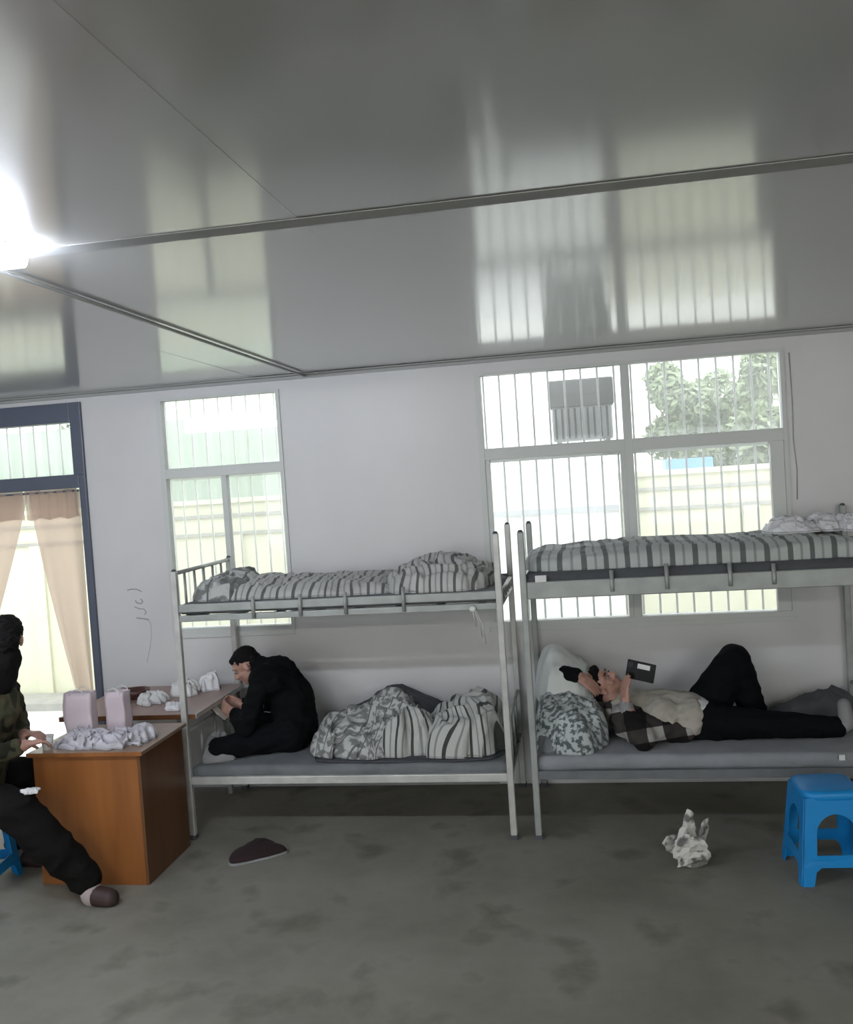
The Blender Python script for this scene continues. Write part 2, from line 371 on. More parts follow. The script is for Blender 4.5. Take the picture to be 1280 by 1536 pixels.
# ------------------------------------------------------------------ windows
def window(name, x0, x1, z0, z1, parts, bars, barm):
    e = bpy.data.objects.new(name, None); C.objects.link(e); e.location = ((x0+x1)/2, .04, z0); e['kind'] = 'structure'
    f = .038
    bm = bmesh.new()
    box(bm, x0, x1, -.012, .08, z0, z0+f); box(bm, x0, x1, -.012, .08, z1-.02, z1)
    box(bm, x0, x0+f, -.012, .08, z0+f, z1-.02); box(bm, x1-f*.7, x1, -.012, .08, z0+f, z1-.02)
    obj('window_frame', bm, M_frame, e)
    for nm, a in parts:
        if nm == 'pane':
            obj('pane', B(a[0], a[1], .042, .046, a[2], a[3]), M_glass, e)
        else: obj(nm, B(*a), M_frame, e, bevel=.002)
    n, pitch, s = bars
    for i in range(n):
        x = s+i*pitch; bm = bmesh.new(); tube(bm, (x, .13, z0-.02), (x, .13, z1+.02), .0075, n=8)
        obj('security_bar', bm, barm, e, True)
    bm = bmesh.new()
    for z in (z0+.02, (z0+z1)/2+.27, z1-.0): box(bm, x0-.03, x1+.03, .122, .138, z-.012, z+.012)
    obj('bar_rail', bm, barm, e)
    obj('sill', B(x0+.003, x1-.003, -.016, -.0125, z0-.03, z0+.004), M_frame, e, bevel=.004)
    return e
window('window_1', -.465, .465, 1.13, 2.845, [
    ('transom', (-.43, .44, -.01, .07, 2.262, 2.335)), ('mullion', (-.012, .028, -.004, .06, 1.165, 2.262)),
    ('pane', (-.427, .438, 2.335, 2.825)), ('pane', (-.427, -.012, 1.168, 2.262)), ('pane', (.028, .438, 1.168, 2.262))], (8, .107, -.37), M_barl)
window('window_2', 1.855, 3.865, 1.09, 2.835, [
    ('transom', (1.893, 3.84, -.01, .07, 2.24, 2.32)), ('mullion', (2.83, 2.885, -.012, .07, 1.128, 2.815)),
    ('sash_stile', (3.755, 3.838, -.004, .06, 1.128, 2.24)), ('sash_stile', (2.80, 2.83, -.008, .05, 1.128, 2.24)),
    ('sash_stile', (1.893, 1.925, -.004, .06, 1.128, 2.24)),
    ('pane', (1.893, 2.83, 2.32, 2.815)), ('pane', (2.885, 3.838, 2.32, 2.815)), ('pane', (1.925, 2.80, 1.128, 2.24)), ('pane', (2.885, 3.755, 1.128, 2.24))], (18, .1115, 1.90), M_bar)

# ------------------------------------------------------------------ door
dr = bpy.data.objects.new('door_1', None); C.objects.link(dr); dr['kind'] = 'structure'; dr.location = (-1.85, 0, 0)
for x0, x1, z0, z1 in ((-1.14, -1.05, 2.34, 2.872), (-1.105, -1.05, 0, 2.34), (-2.65, -2.57, 0, 2.872), (-2.57, -1.14, 2.73, 2.872)):
    obj('door_jamb' if x1-x0 < .2 else 'door_head', B(x0, x1, -.025, .10, z0, z1), M_dframe, dr, bevel=.004)
obj('door_transom', B(-2.57, -1.105, -.025, .10, 2.245, 2.345), M_dframe, dr, bevel=.004)
obj('transom_pane', B(-2.57, -1.14, .045, .05, 2.345, 2.73), M_glass, dr)
for i in range(13):
    x = -2.52+i*.11; bm = bmesh.new(); tube(bm, (x, .13, 2.25), (x, .13, 2.75), .0075, n=8); obj('security_bar', bm, M_barl, dr, True)
obj('threshold', B(-2.57, -1.105, -.02, .10, 0, .015), M_dframe, dr)

def curtain(label, top, bot, z0, z1, y, pleats, seed, sag=1.6):
    """hanging sheet: at each height it spans from edge a(z) to edge b(z)"""
    nu, nv = 60, 50; bm = bmesh.new(); g = []
    for j in range(nv+1):
        t = j/nv; z = z1+(z0-z1)*t; s = t**sag
        a = top[0]+(bot[0]-top[0])*s; b = top[1]+(bot[1]-top[1])*s; row = []
        for i in range(nu+1):
            u = i/nu; amp = .010+.030*t*(1 if abs(b-a) < .5 else .5)
            row.append(bm.verts.new((a+(b-a)*u, y+amp*math.sin(u*pleats*6.283+seed+1.2*t), z+.006*math.sin(u*pleats*6.283))))
        g.append(row)
    for j in range(nv):
        for i in range(nu): bm.faces.new((g[j][i], g[j][i+1], g[j+1][i+1], g[j+1][i]))
    o = obj('curtain', bm, M_curt, None, True, loc=((top[0]+top[1])/2, y, z1))
    return tag(o, label, 'curtain')
curtain('right beige sheer curtain in the doorway, drawn towards the jamb beside the grey wall', (-1.525, -1.108), (-1.20, -1.108), .30, 2.235, -.01, 1.6, .3, 1.25)
curtain('left beige sheer curtain in the doorway, cut by the left edge of the photo', (-2.56, -1.525), (-2.56, -2.25), .30, 2.235, -.01, 3.2, 2.1, 1.1)
bm = bmesh.new(); tube(bm, (-2.57, -.035, 2.225), (-1.105, -.035, 2.225), .008); tag(obj('curtain_rod', bm, M_dframe, None, True), 'dark rod carrying the beige curtains under the door transom', 'rod')
for lb, xa, xb, ph in (('right short beige valance over the top of the doorway curtains', -1.53, -1.108, 0), ('left short beige valance over the top of the doorway curtains', -2.56, -1.545, 1)):
    bm = bmesh.new(); g = []
    for j in range(9):
        g.append([bm.verts.new((xa+(xb-xa)*i/40, -.045+.006*math.sin(i*.9+ph)+.003*j/8, 2.245-.215*j/8-.008*math.sin(i*.45+ph)*(j/8))) for i in range(41)])
    for j in range(8):
        for i in range(40): bm.faces.new((g[j][i], g[j][i+1], g[j+1][i+1], g[j+1][i]))
    tag(obj('valance', bm, M_curt, None, True, loc=((xa+xb)/2, -.045, 2.24)), lb, 'curtain')

# scribbled marks on the wall
bm = bmesh.new()
def stroke(pts, r=.004): path(bm, [(x, -.0005, z) for x, z in pts], r, 6)
stroke([(-.80, 1.467), (-.77, 1.476), (-.73, 1.474), (-.69, 1.455)], .005)
stroke([(-.745, 1.39), (-.73, 1.372), (-.70, 1.366), (-.685, 1.38), (-.70, 1.40)], .005)
stroke([(-.755, 1.345), (-.72, 1.33), (-.68, 1.325), (-.665, 1.30), (-.68, 1.285)], .004)
stroke([(-.745, 1.262), (-.715, 1.258), (-.68, 1.252), (-.65, 1.246)], .0055)
stroke([(-.65, 1.246), (-.635, 1.20), (-.64, 1.12), (-.66, 1.03), (-.69, .93)], .002)
o = struct('wall_scribble', bm, M_mark, wall_b)
bm = bmesh.new(); stroke([(3.90, 2.80), (3.905, 2.5), (3.90, 2.25), (3.912, 2.05), (3.905, 1.85)], .004)
tag(obj('cable', bm, M_trim, None, True), 'thin grey cable hanging down the wall beside the large barred window', 'cable')

# ------------------------------------------------------------------ lamps
def batten(label, x, y, L_, m, z=H-.002, group=None):
    t = thing('ceiling_light', label, 'lamp', (x, y, z), group)
    bm = B(x-L_/2+.02, x+L_/2-.03, y-.016, y+.016, z-.014, z); obj('housing', bm, M_white, t, bevel=.003)
    bm = bmesh.new(); tube(bm, (x-L_/2+.02, y, z-.045), (x+L_/2-.02, y, z-.045), .032, n=20); obj('tube', bm, m, t, True)
    return t
batten('fluorescent ceiling batten glowing at the left edge, behind the conduit', .34, -3.72, 1.2, M_tubeb)
batten('fluorescent ceiling batten beyond the left edge, in line with the glowing one', -1.35, -3.70, 1.2, M_tubeb)
batten('added fill light batten out of view behind the viewer, nearer the middle', .35, -7.4, 1.2, M_tube_fill)  # unseen pair of tubes added to brighten the back wall
batten('added fill light batten out of view behind the viewer, nearer the right wall', 5.9, -7.4, 1.2, M_tube_fill)

# ------------------------------------------------------------------ outdoors
ground = struct('ground', B(-20, 26, .09, 45, -.25, -.10), M_conc)
struct('ground', B(-20, 26, -30, -9.7, -.25, -.10), M_conc)
struct('curb', B(-9, 12, 2.75, 3.25, -.10, -.02), M_curbm)
def fence(label, x0, x1, m, y=3.3, top=2.07):
    t = thing('boundary_wall', label, 'wall', ((x0+x1)/2, y, -.10))
    obj('wall_slab', B(x0, x1, y, y+.12, -.10, top), m, t)
    obj('coping', B(x0, x1, y-.05, y+.17, top-.05, top), m, t)
    for z in (1.90, 1.70): obj('ledge', B(x0, x1, y-.035, y, z-.03, z), M_curbm if m is M_cream else m, t)
    n = int((x1-x0)/1.2)
    for i in range(n+1): obj('pilaster', B(x0+i*1.2, x0+i*1.2+.16, y-.03, y, -.10, 1.67), m, t)
fence('cream boundary wall with two ledges outside the small window', -8.5, .9, M_cream)
fence('cream boundary wall with two ledges outside the right half of the large window', 2.92, 9, M_cream)
t = thing('yard_gate', 'white sheet metal gate outside the left half of the large window', 'gate', (1.91, 3.3, -.1))
for i in range(8): obj('gate_board', B(.92+i*.25, 1.16+i*.25, 3.30, 3.33, 0, 2.2), M_whiteo, t)
for z in (.5, 1.72): obj('gate_rail', B(.91, 2.91, 3.26, 3.30, z-.03, z+.03), M_shed, t)
# corrugated green hoarding
t = thing('hoarding', 'pale green corrugated hoarding rising behind the cream wall', 'hoarding', (-4, 4.5, -.1))
for k in range(9):
    x0 = -8.8+k*1.05; bm = bmesh.new(); v0 = []; v1 = []
    for i in range(22):
        x = x0+i*.05; y = 4.5+(.03 if i % 4 in (1, 2) else 0)
        v0.append(bm.verts.new((x, y, -.1))); v1.append(bm.verts.new((x, y, 3.07)))
    for i in range(21): bm.faces.new((v0[i], v0[i+1], v1[i+1], v1[i]))
    o = obj('hoarding_sheet', bm, M_green, t); sd = o.modifiers.new('s', 'SOLIDIFY'); sd.thickness = .003
# outdoor unit hung on the outer face beside the bars
t = thing('outdoor_unit', 'dark grey air conditioning unit hung outside the upper left pane of the large window', 'air conditioner', (2.66, .5, 2.5))
obj('unit_top', B(2.34, 2.795, .38, .66, 2.585, 2.78), M_shedd, t, bevel=.012)
obj('unit_body', B(2.355, 2.78, .40, .65, 2.345, 2.585), M_shed, t, bevel=.01)
for k in range(9): obj('fin', B(2.375+k*.045, 2.39+k*.045, .388, .40, 2.36, 2.575), M_shedd, t)
for x in (2.40, 2.73):
    obj('bracket', B(x-.015, x+.015, .09, .66, 2.32, 2.343), M_bar, t)
# blue awning far behind the wall
t = thing('awning', 'small blue awning far behind the cream wall, seen through the right pane', 'awning', (5.6, 21.5, -.1))
obj('awning_sheet', B(5.02, 6.35, 21, 22.2, 1.50, 2.22), M_blueo, t, bevel=.03)
for x in (5.1, 6.27):
    for y in (21.1, 22.1): bm = bmesh.new(); tube(bm, (x, y, -.1), (x, y, 1.5), .04); obj('awning_post', bm, M_shed, t, True)
struct('paving', B(3.0, 14, 5.0, 14.0, -.099, -.085), M_brick)
def tree(x, y, h, r, label, seed, n=2600, squash=1.0):
    random.seed(seed); t = thing('tree', label, 'tree', (x, y, -.1), None)
    bm = bmesh.new(); tube(bm, (x, y, -.1), (x+.05, y, h-r), .09, .05, 8)
    for k in range(5):
        a = k*1.3+seed; tube(bm, (x+.03, y, h-r*1.5), (x+math.cos(a)*r*.6, y+math.sin(a)*r*.6, h-r*.4+.1*k), .03, .012, 6)
    obj('trunk', bm, M_bark, t, True)
    bm = bmesh.new()
    cl = [(Vector((x+random.uniform(-.7, .7)*r, y+random.uniform(-.6, .6)*r, h-r+random.uniform(-.75, .6)*r*squash)), random.uniform(.3, .5)*r) for _ in range(14)]
    for i in range(n):
        c, rr = random.choice(cl); d = Vector((random.gauss(0, 1), random.gauss(0, 1), random.gauss(0, 1))).normalized()
        p = c+d*rr*random.uniform(.6, 1.05); a = Vector((random.gauss(0, 1), random.gauss(0, 1), random.gauss(0, 1))).normalized()
        b = a.orthogonal().normalized(); l = random.uniform(.10, .20)
        bm.faces.new([bm.verts.new(p+a*l), bm.verts.new(p+b*l*.45), bm.verts.new(p-a*l), bm.verts.new(p-b*l*.45)])
    f = obj('foliage', bm, M_leaf, t); f['kind'] = 'stuff'
tree(5.9, 24.6, 4.95, 1.5, 'pale green bushy tree just right of the window mullion', 3, 6500, 1.5)
tree(9.3, 23.5, 5.2, 1.9, 'taller pale green tree behind the right end of the large window', 8, 8000, 1.3)
tree(7.6, 28.5, 5.1, 1.9, 'pale green tree filling the gap between the two nearer trees', 15, 6000, 1.4)
tree(13.9, 22, 4.7, 1.5, 'low pale green tree at the right edge of the large window', 12, 3600)
tree(-9.5, 16, 4.1, 1.3, 'pale tree peeping over the green hoarding', 21, 2500)

# ------------------------------------------------------------------ bunk beds
def bunk(x0, label, zl, zr, pl, pr, guards, low_z, mats, dk=0.0):
    mu, ml, mp = mats
    FY, BY = -.95, -.05; L_ = 2.0
    t = thing('bunk_bed', label, 'bunk bed', (x0, FY, 0), 'steel bunk beds along the back wall')
    r = .019
    for sx, top in ((0, pl), (1, pr)):
        for y in (FY, BY):
            xx = x0+sx*L_; bm = B(xx-r, xx+r, y-r, y+r, 0, top)
            o = obj('post', bm, mp, t, bevel=.006)
            obj('foot_cap', B(xx-r-.003, xx+r+.003, y-r-.003, y+r+.003, 0, .025), M_mattd, o)
            bm = bmesh.new(); tube(bm, (xx, y, top), (xx, y, top+.012), r*.9, r*.5); obj('post_cap', bm, M_mattd, o)
    for y in (FY, BY):
        s = 1 if y == FY else -1
        obj('lower_rail', B(x0+r, x0+L_-r, y-.014, y+.014, low_z, low_z+.048), ml, t, bevel=.004)
        if dk: obj('upper_rail', B(x0+r, x0+L_-r, y-.014, y+.014, 1.408, 1.508), mu, t, bevel=.006)
        else:
            obj('upper_rail', B(x0+r, x0+L_-r, y-.014, y+.014, 1.360, 1.398), mu, t, bevel=.004)
            obj('upper_rail', B(x0+r, x0+L_-r, y-.012, y+.012, 1.418, 1.466), mu, t, bevel=.004)
    for sx in (0, 1):
        xx = x0+sx*L_
        for z in (low_z+.02, 1.37+dk, (zl if sx == 0 else zr)):
            bm = bmesh.new(); tube(bm, (xx, FY+r, z), (xx, BY-r, z), .013, n=10); obj('end_rail', bm, mu, t, True)
        bm = bmesh.new(); tube(bm, (xx, FY+r, .665), (xx, BY-r, .665), .011, n=10); obj('end_rail', bm, mu, t, True)
        for k in range(5):
            y = FY+(BY-FY)*(k+1)/6
            bm = bmesh.new(); tube(bm, (xx, y, 1.37+dk), (xx, y, (zl if sx == 0 else zr)), .009, n=8); obj('end_bar', bm, mu, t, True)
        for k in range(3):
            y = FY+(BY-FY)*(k+1)/4
            bm = bmesh.new(); tube(bm, (xx, y, low_z), (xx, y, .665), .009, n=8); obj('end_bar', bm, mu, t, True)
    for z in (low_z+.026, 1.395+dk):
        for k in range(8):
            x = x0+.12+k*.25; obj('deck_slat', B(x, x+.05, FY+.014, BY-.014, z-.008, z), mu, t)
    for gx, gz in guards:
        bm = bmesh.new(); path(bm, [(gx, FY-.020, 1.37+dk*1.2), (gx, FY-.022, (1.39+gz)/2), (gx, FY-.012, gz)], .012); obj('guard_stub', bm, mu, t, True)
    return t
bunk(.02, 'grey steel bunk bed nearest the doorway, man in black sitting on its lower deck', 1.66, 1.44, 1.675, 1.80,
     [(.524, 1.50), (.82, 1.50), (1.102, 1.50), (1.455, 1.515)], .342, (M_bed, M_bedl, M_bedl))
bunk(2.165, 'grey steel bunk bed on the right under the large barred window', 1.46, 1.46, 1.80, 1.80,
     [(2.668, 1.555), (2.972, 1.578), (3.315, 1.563), (3.548, 1.55)], .352, (M_bed, M_mattm, M_bed), .055)

def mattress(label, x0, x1, y0, y1, z0, z1, m, seed=0, wav=.006):
    bm = bmesh.new(); n = 40; k = 18; top = []; 
    def P(u, v, z):
        x = x0+(x1-x0)*u; y = y0+(y1-y0)*v
        return Vector((x, y, z+wav*noise.noise(Vector((x*3, y*4, z*2+seed)))*2))
    prof = [(0, z0), (-.012, z0+(z1-z0)*.3), (-.014, z0+(z1-z0)*.6), (-.006, z1-.008), (.02, z1)]
    rings = []
    per = [(i/n, 0) for i in range(n)]+[(1, j/k) for j in range(k)]+[(1-i/n, 1) for i in range(n)]+[(0, 1-j/k) for j in range(k)]
    for ins, z in prof:
        ring = []
        for u, v in per:
            p = P(u, v, z); cx = x0+(x1-x0)/2; 
            p.x += ins*(1 if u == 0 else (-1 if u == 1 else 0)); p.y += (ins+.004*math.sin(p.x*9+seed))*(1 if v == 0 else (-1 if v == 1 else 0)) if z != z0 else 0
            ring.append(bm.verts.new(p))
        rings.append(ring)
    N = len(per)
    for A, Bv in zip(rings, rings[1:]):
        for i in range(N): bm.faces.new((A[i], A[(i+1) % N], Bv[(i+1) % N], Bv[i]))
    bm.faces.new(rings[0][::-1])
    # top grid: inner rows linked to the last ring by a fill
    bm.faces.new(rings[-1])
    return tag(obj('mattress', bm, m, None, True, loc=((x0+x1)/2, (y0+y1)/2, z0)), label, 'mattress')
mattress('thin grey mattress on the lower deck that the man in black sits on', .045, 2.0, -.93, -.07, .376, .452, M_mattm, 1)
mattress('grey mattress on the lower deck of the right bunk under the lying man', 2.19, 4.14, -.93, -.07, .386, .478, M_matt, 2)
mattress('thin dark grey mattress on the upper deck of the left bunk', .045, 2.0, -.928, -.07, 1.40, 1.465, M_mattm, 3)
mattress('thick dark grey mattress on the upper deck of the right bunk', 2.19, 4.14, -.928, -.07, 1.452, 1.560, M_mattd, 4)

# ------------------------------------------------------------------ bedding
def quilt(name, label, cat, cx, cy, a, b, z0, hf, m, warp=.04, seed=0, rot=0, power=3.0, crease=.02, cs=7, edge=.55, nr=46, na=150, wob=.06, group=None, uvrot=0, uvs=1, ztilt=None):
    """crumpled bedding: rounded heap with outline a x b, height field hf(x,y) and ridged creases; UV follows the cloth"""
    bm = bmesh.new(); uvl = bm.loops.layers.uv.new('UVMap'); uvd = {}
    def sup(t):
        c, s = math.cos(t), math.sin(t); e = 2/power
        return math.copysign(abs(c)**e, c), math.copysign(abs(s)**e, s)
    ca, sa = math.cos(rot), math.sin(rot)
    def pt(rho, t):
        sx, sy = sup(t); k = 1+wob*noise.noise(Vector((math.cos(t)*1.7, math.sin(t)*1.7, seed)))*2
        x, y = sx*a*rho*k, sy*b*rho*k
        wx, wy = cx+ca*x-sa*y, cy+sa*x+ca*y
        h = hf(wx, wy)
        e = (1-rho**4)**edge if rho < 1 else 0
        q = Vector((wx*cs, wy*cs, seed*5.3)); q.x += 1.2*noise.noise(q*.5); 
        rd = 1-abs(noise.noise(q))*2.2; rd2 = 1-abs(noise.noise(q*2.1+Vector((7, 3, 1))))*2.2
        h2 = h*e+crease*(rd*.9+rd2*.45-.5)*min(1, e*1.3)
        lat = crease*1.4*noise.noise(q*1.3+Vector((1, 9, 2)))
        return Vector((wx+lat, wy-lat*.6, z0+max(h2, .001))), Vector((wx+warp*noise.noise(Vector((wx*4, wy*4, seed)))*2+lat, wy+h2*.8+warp*noise.noise(Vector((wx*4+9, wy*4, seed)))*1.5, 0))
    rows = []
    c0, u0 = pt(0, 0); cv = bm.verts.new(c0); uvd[cv] = u0
    for j in range(1, nr+1):
        rho = math.sin(math.pi/2*j/nr)**.9; row = []
        for i in range(na):
            p, u = pt(rho, 2*math.pi*i/na); v = bm.verts.new(p); uvd[v] = u; row.append(v)
        rows.append(row)
    for i in range(na): bm.faces.new((cv, rows[0][i], rows[0][(i+1) % na]))
    for A, Bv in zip(rows, rows[1:]):
        for i in range(na): bm.faces.new((A[i], Bv[i], Bv[(i+1) % na], A[(i+1) % na]))
    low = []
    for v in rows[-1]:
        q = bm.verts.new((v.co.x, v.co.y, z0-.0)); q.co.z = z0; v.co.z = z0+.012; uvd[q] = uvd[v]; low.append(q)
    for i in range(na): bm.faces.new((rows[-1][i], low[i], low[(i+1) % na], rows[-1][(i+1) % na]))
    bm.faces.new(low[::-1])
    cu, su = math.cos(uvrot), math.sin(uvrot)
    for f in bm.faces:
        for l in f.loops:
            u = uvd[l.vert]; l[uvl].uv = ((cu*u.x-su*u.y)*uvs, (su*u.x+cu*u.y)*uvs)
    if ztilt:
        for v in bm.verts: v.co.z += ztilt(v.co.x, v.co.y)
    o = obj(name, bm, m, None, True, loc=(cx, cy, z0))
    return tag(o, label, cat, group)
def G(x, y, cx, cy, sx, sy, h): return h*math.exp(-((x-cx)/sx)**2-((y-cy)/sy)**2)
# dark sheet under the lower left quilts
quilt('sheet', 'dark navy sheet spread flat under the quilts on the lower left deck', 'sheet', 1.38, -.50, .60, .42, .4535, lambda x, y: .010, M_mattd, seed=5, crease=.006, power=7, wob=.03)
# upper left deck
quilt('quilt', 'flat part of a striped quilt along the middle of the upper left deck', 'quilt', .80, -.50, .62, .38, 1.466,
      lambda x, y: .085+G(x, y, .35, -.5, .2, .3, .04), M_sA, seed=1, crease=.022, warp=.025, power=5)
quilt('quilt', 'bunched striped quilt heaped at the right end of the upper left deck', 'quilt', 1.64, -.56, .33, .36, 1.468,
      lambda x, y: .135+G(x, y, 1.66, -.5, .2, .25, .05)-G(x, y, 1.9, -.5, .1, .3, .04), M_sA, seed=2, crease=.036, warp=.05, power=3.4, edge=.4, wob=.09)
quilt('pillow', 'grey white crumpled pillow at the doorway end of the upper left deck', 'pillow', .24, -.58, .21, .29, 1.466,
      lambda x, y: .12+G(x, y, .30, -.45, .12, .2, .04), M_sD, seed=3, crease=.028, cs=10, power=2.6, edge=.5, uvs=.6)
# upper right deck
quilt('quilt', 'thick grey green striped quilt spread along the upper right deck', 'quilt', 3.13, -.52, .96, .415, 1.56,
      lambda x, y: .115+.006*math.sin(x*7), M_sB, seed=4, crease=.018, warp=.012, power=9, edge=.22, nr=56, na=260, wob=.012)
for k, (x, y, s, lb) in enumerate(((3.74, -.5, .14, 'crinkled white plastic bag on the striped quilt, left one of three'), (3.93, -.42, .13, 'crinkled white plastic bag on the striped quilt, middle one of three'), (4.08, -.52, .11, 'crinkled white plastic bag on the striped quilt, right one of three by the post'))):
    quilt('plastic_bag', lb, 'bag', x, y, s, .16, 1.682, lambda a, b, x=x, y=y: .05+G(a, b, x, y, .1, .1, .035), M_cloud, seed=20+k, crease=.030, cs=18, power=2.2, edge=.5, nr=30, na=90, wob=.2)
# lower left deck
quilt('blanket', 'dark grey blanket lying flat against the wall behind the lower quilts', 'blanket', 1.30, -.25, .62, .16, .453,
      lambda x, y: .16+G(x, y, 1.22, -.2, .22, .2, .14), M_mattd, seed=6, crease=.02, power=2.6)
quilt('quilt', 'mottled black and white quilt heaped behind the seated man on the lower deck', 'quilt', 1.10, -.57, .36, .31, .462,
      lambda x, y: .15+G(x, y, 1.26, -.48, .16, .2, .17)+G(x, y, .95, -.5, .15, .2, .04), M_sD, seed=7, crease=.055, cs=8, power=2.4, warp=.07, uvrot=.3, wob=.13, uvs=1.3)
quilt('quilt', 'white quilt with black stripes bunched at the right end of the lower left deck', 'quilt', 1.70, -.55, .285, .33, .462,
      lambda x, y: .24+G(x, y, 1.86, -.5, .14, .25, .07)-G(x, y, 1.5, -.6, .12, .2, .08), M_sC, seed=8, crease=.045, cs=6, power=3.0, warp=.07, wob=.09)
quilt('quilt', 'striped fold of quilt in the gap between mottled quilt and bunched striped quilt', 'quilt', 1.36, -.68, .19, .19, .462,
      lambda x, y: .21+G(x, y, 1.38, -.6, .12, .2, .04), M_sC, seed=9, crease=.035, cs=7, power=2.6, warp=.05, wob=.1)
quilt('blanket', 'crumpled grey cloth at the foot of the seated man beside the bed post', 'blanket', .16, -.74, .11, .16, .453,
      lambda x, y: .09+G(x, y, .12, -.7, .06, .12, .05), M_grey, seed=10, crease=.03, cs=10, power=2.4)
# lower right deck: pillow stack
quilt('pillow', 'white pillow propped up behind the lying man, topmost of the pile', 'pillow', 2.36, -.40, .185, .30, .70,
      lambda x, y: .22+G(x, y, 2.27, -.42, .12, .2, .12), M_white, seed=11, crease=.022, cs=7, power=2.6, edge=.5)
quilt('pillow', 'leaf patterned pillow cloth draped down the front of the pillow pile', 'pillow', 2.38, -.60, .21, .31, .482,
      lambda x, y: .26+G(x, y, 2.30, -.5, .2, .25, .09)-.25*max(0, x-2.42), M_sE, seed=12, crease=.030, cs=9, power=3, edge=.34, uvs=2.0)
quilt('bolster', 'dark grey rolled bolster against the post below the leaf patterned pillow', 'bolster', 2.245, -.80, .06, .10, .48,
      lambda x, y: .11, M_mattm, seed=13, crease=.01, power=2.4)
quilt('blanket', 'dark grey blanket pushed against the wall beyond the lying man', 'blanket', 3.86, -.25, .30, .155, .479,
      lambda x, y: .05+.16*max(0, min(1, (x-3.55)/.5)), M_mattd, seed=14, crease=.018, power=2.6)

# ------------------------------------------------------------------ people
def frame(f, u):
    f = Vector(f).normalized(); u = Vector(u); r = f.cross(u).normalized(); u = r.cross(f).normalized()
    return Matrix((r, f, u)).transposed()        # columns: right, forward, up
def head_segs(c, f, u, k=1.0):
    c = Vector(c); Mx = frame(f, u); P = lambda x, y, z: c+Mx @ (Vector((x, y, z))*k)
    s = [('e', P(0, -.012, .028), (.076*k, .094*k, .084*k), Mx), ('e', P(0, .022, -.045), (.058*k, .066*k, .068*k), Mx),
         ('e', P(0, .060, -.088), (.028*k, .024*k, .022*k), Mx), (P(0, .082, .012), .009*k, P(0, .103, -.026), .0135*k),
         (P(-.012, .090, -.030), .009*k, P(.012, .090, -.030), .009*k), (P(-.017, .080, -.058), .008*k, P(.017, .080, -.058), .008*k),
         (P(-.05, .066, .028), .011*k, P(.05, .066, .028), .011*k)]
    for sx in (-1, 1): s += [('e', P(sx*.077, -.008, -.012), (.010*k, .019*k, .031*k), Mx), ('e', P(sx*.038, .058, -.028), (.024*k, .02*k, .022*k), Mx)]
    return s, P, Mx
def hand_segs(w, d, n, side, curl=.6, spread=.12, k=1.0):
    """w wrist, d finger direction, n palm normal; side +1/-1 thumb side"""
    w = Vector(w); d = Vector(d).normalized(); n = Vector(n); n = (n-d*n.dot(d)).normalized(); t = d.cross(n)*side
    s = [(w, .022*k, w+d*.03*k, .025*k)]
    for q in (-.030, -.011, .009, .028): s.append((w+d*.02*k+t*q*.7*k, .0135*k, w+d*.088*k+t*q*k, .0115*k))
    for q, l in ((-.031, .062), (-.0105, .078), (.010, .085), (.030, .075)):
        p = w+d*.088*k+t*q*k; dd = (d+t*q*spread*20/ .8*.06).normalized(); r = .0092*k
        for j, fr_ in enumerate((.45, .32, .23)):
            a = curl*(j+1)*.85; dj = (dd*math.cos(a)+n*math.sin(a)).normalized()
            p2 = p+dj*l*fr_*k; s.append((p, r, p2, r*.9)); p = p2; r *= .9
    p = w+d*.025*k+t*.030*k; d1 = (d*.6+t*.75+n*.35).normalized(); p1 = p+d1*.04*k
    d2 = (d*.9+t*.25+n*.5).normalized(); p2 = p1+d2*.032*k; p3 = p2+(d2+n*.4).normalized()*.026*k
    s += [(p, .0135*k, p1, .0115*k), (p1, .0115*k, p2, .0105*k), (p2, .0105*k, p3, .0085*k)]
    return s
def eyes(P, parent, body):
    for sx in (-1, 1):
        bm = bmesh.new(); ellips(bm, P(sx*.030, .074, .006), (.010, .010, .006), n=12); obj('eye', bm, M_grey, body, True)
        bm = bmesh.new(); ellips(bm, P(sx*.030, .083, .006), (.005, .005, .005), n=10); obj('pupil', bm, M_hair, body, True)
        bm = bmesh.new(); capsule(bm, P(sx*.018, .085, .030), .004, P(sx*.044, .076, .031), .003); obj('eyebrow', bm, M_hair, body, True)
    bm = bmesh.new(); capsule(bm, P(-.018, .0915, -.056), .0035, P(.018, .0915, -.056), .0035); obj('lips', bm, mat_lips, body, True)
mat_lips = mat('lips', (.32, .14, .12), .5)
def limb(pts): return [(pts[i][0], pts[i][1], pts[i+1][0], pts[i+1][1]) for i in range(len(pts)-1)]
def grow(segs, g):
    o = []
    for s in segs:
        if s[0] == 'e': o.append(('e', s[1], tuple(r+g for r in s[2]), s[3] if len(s) > 3 else None))
        else: o.append((s[0], s[1]+g, s[2], s[3]+g))
    return o

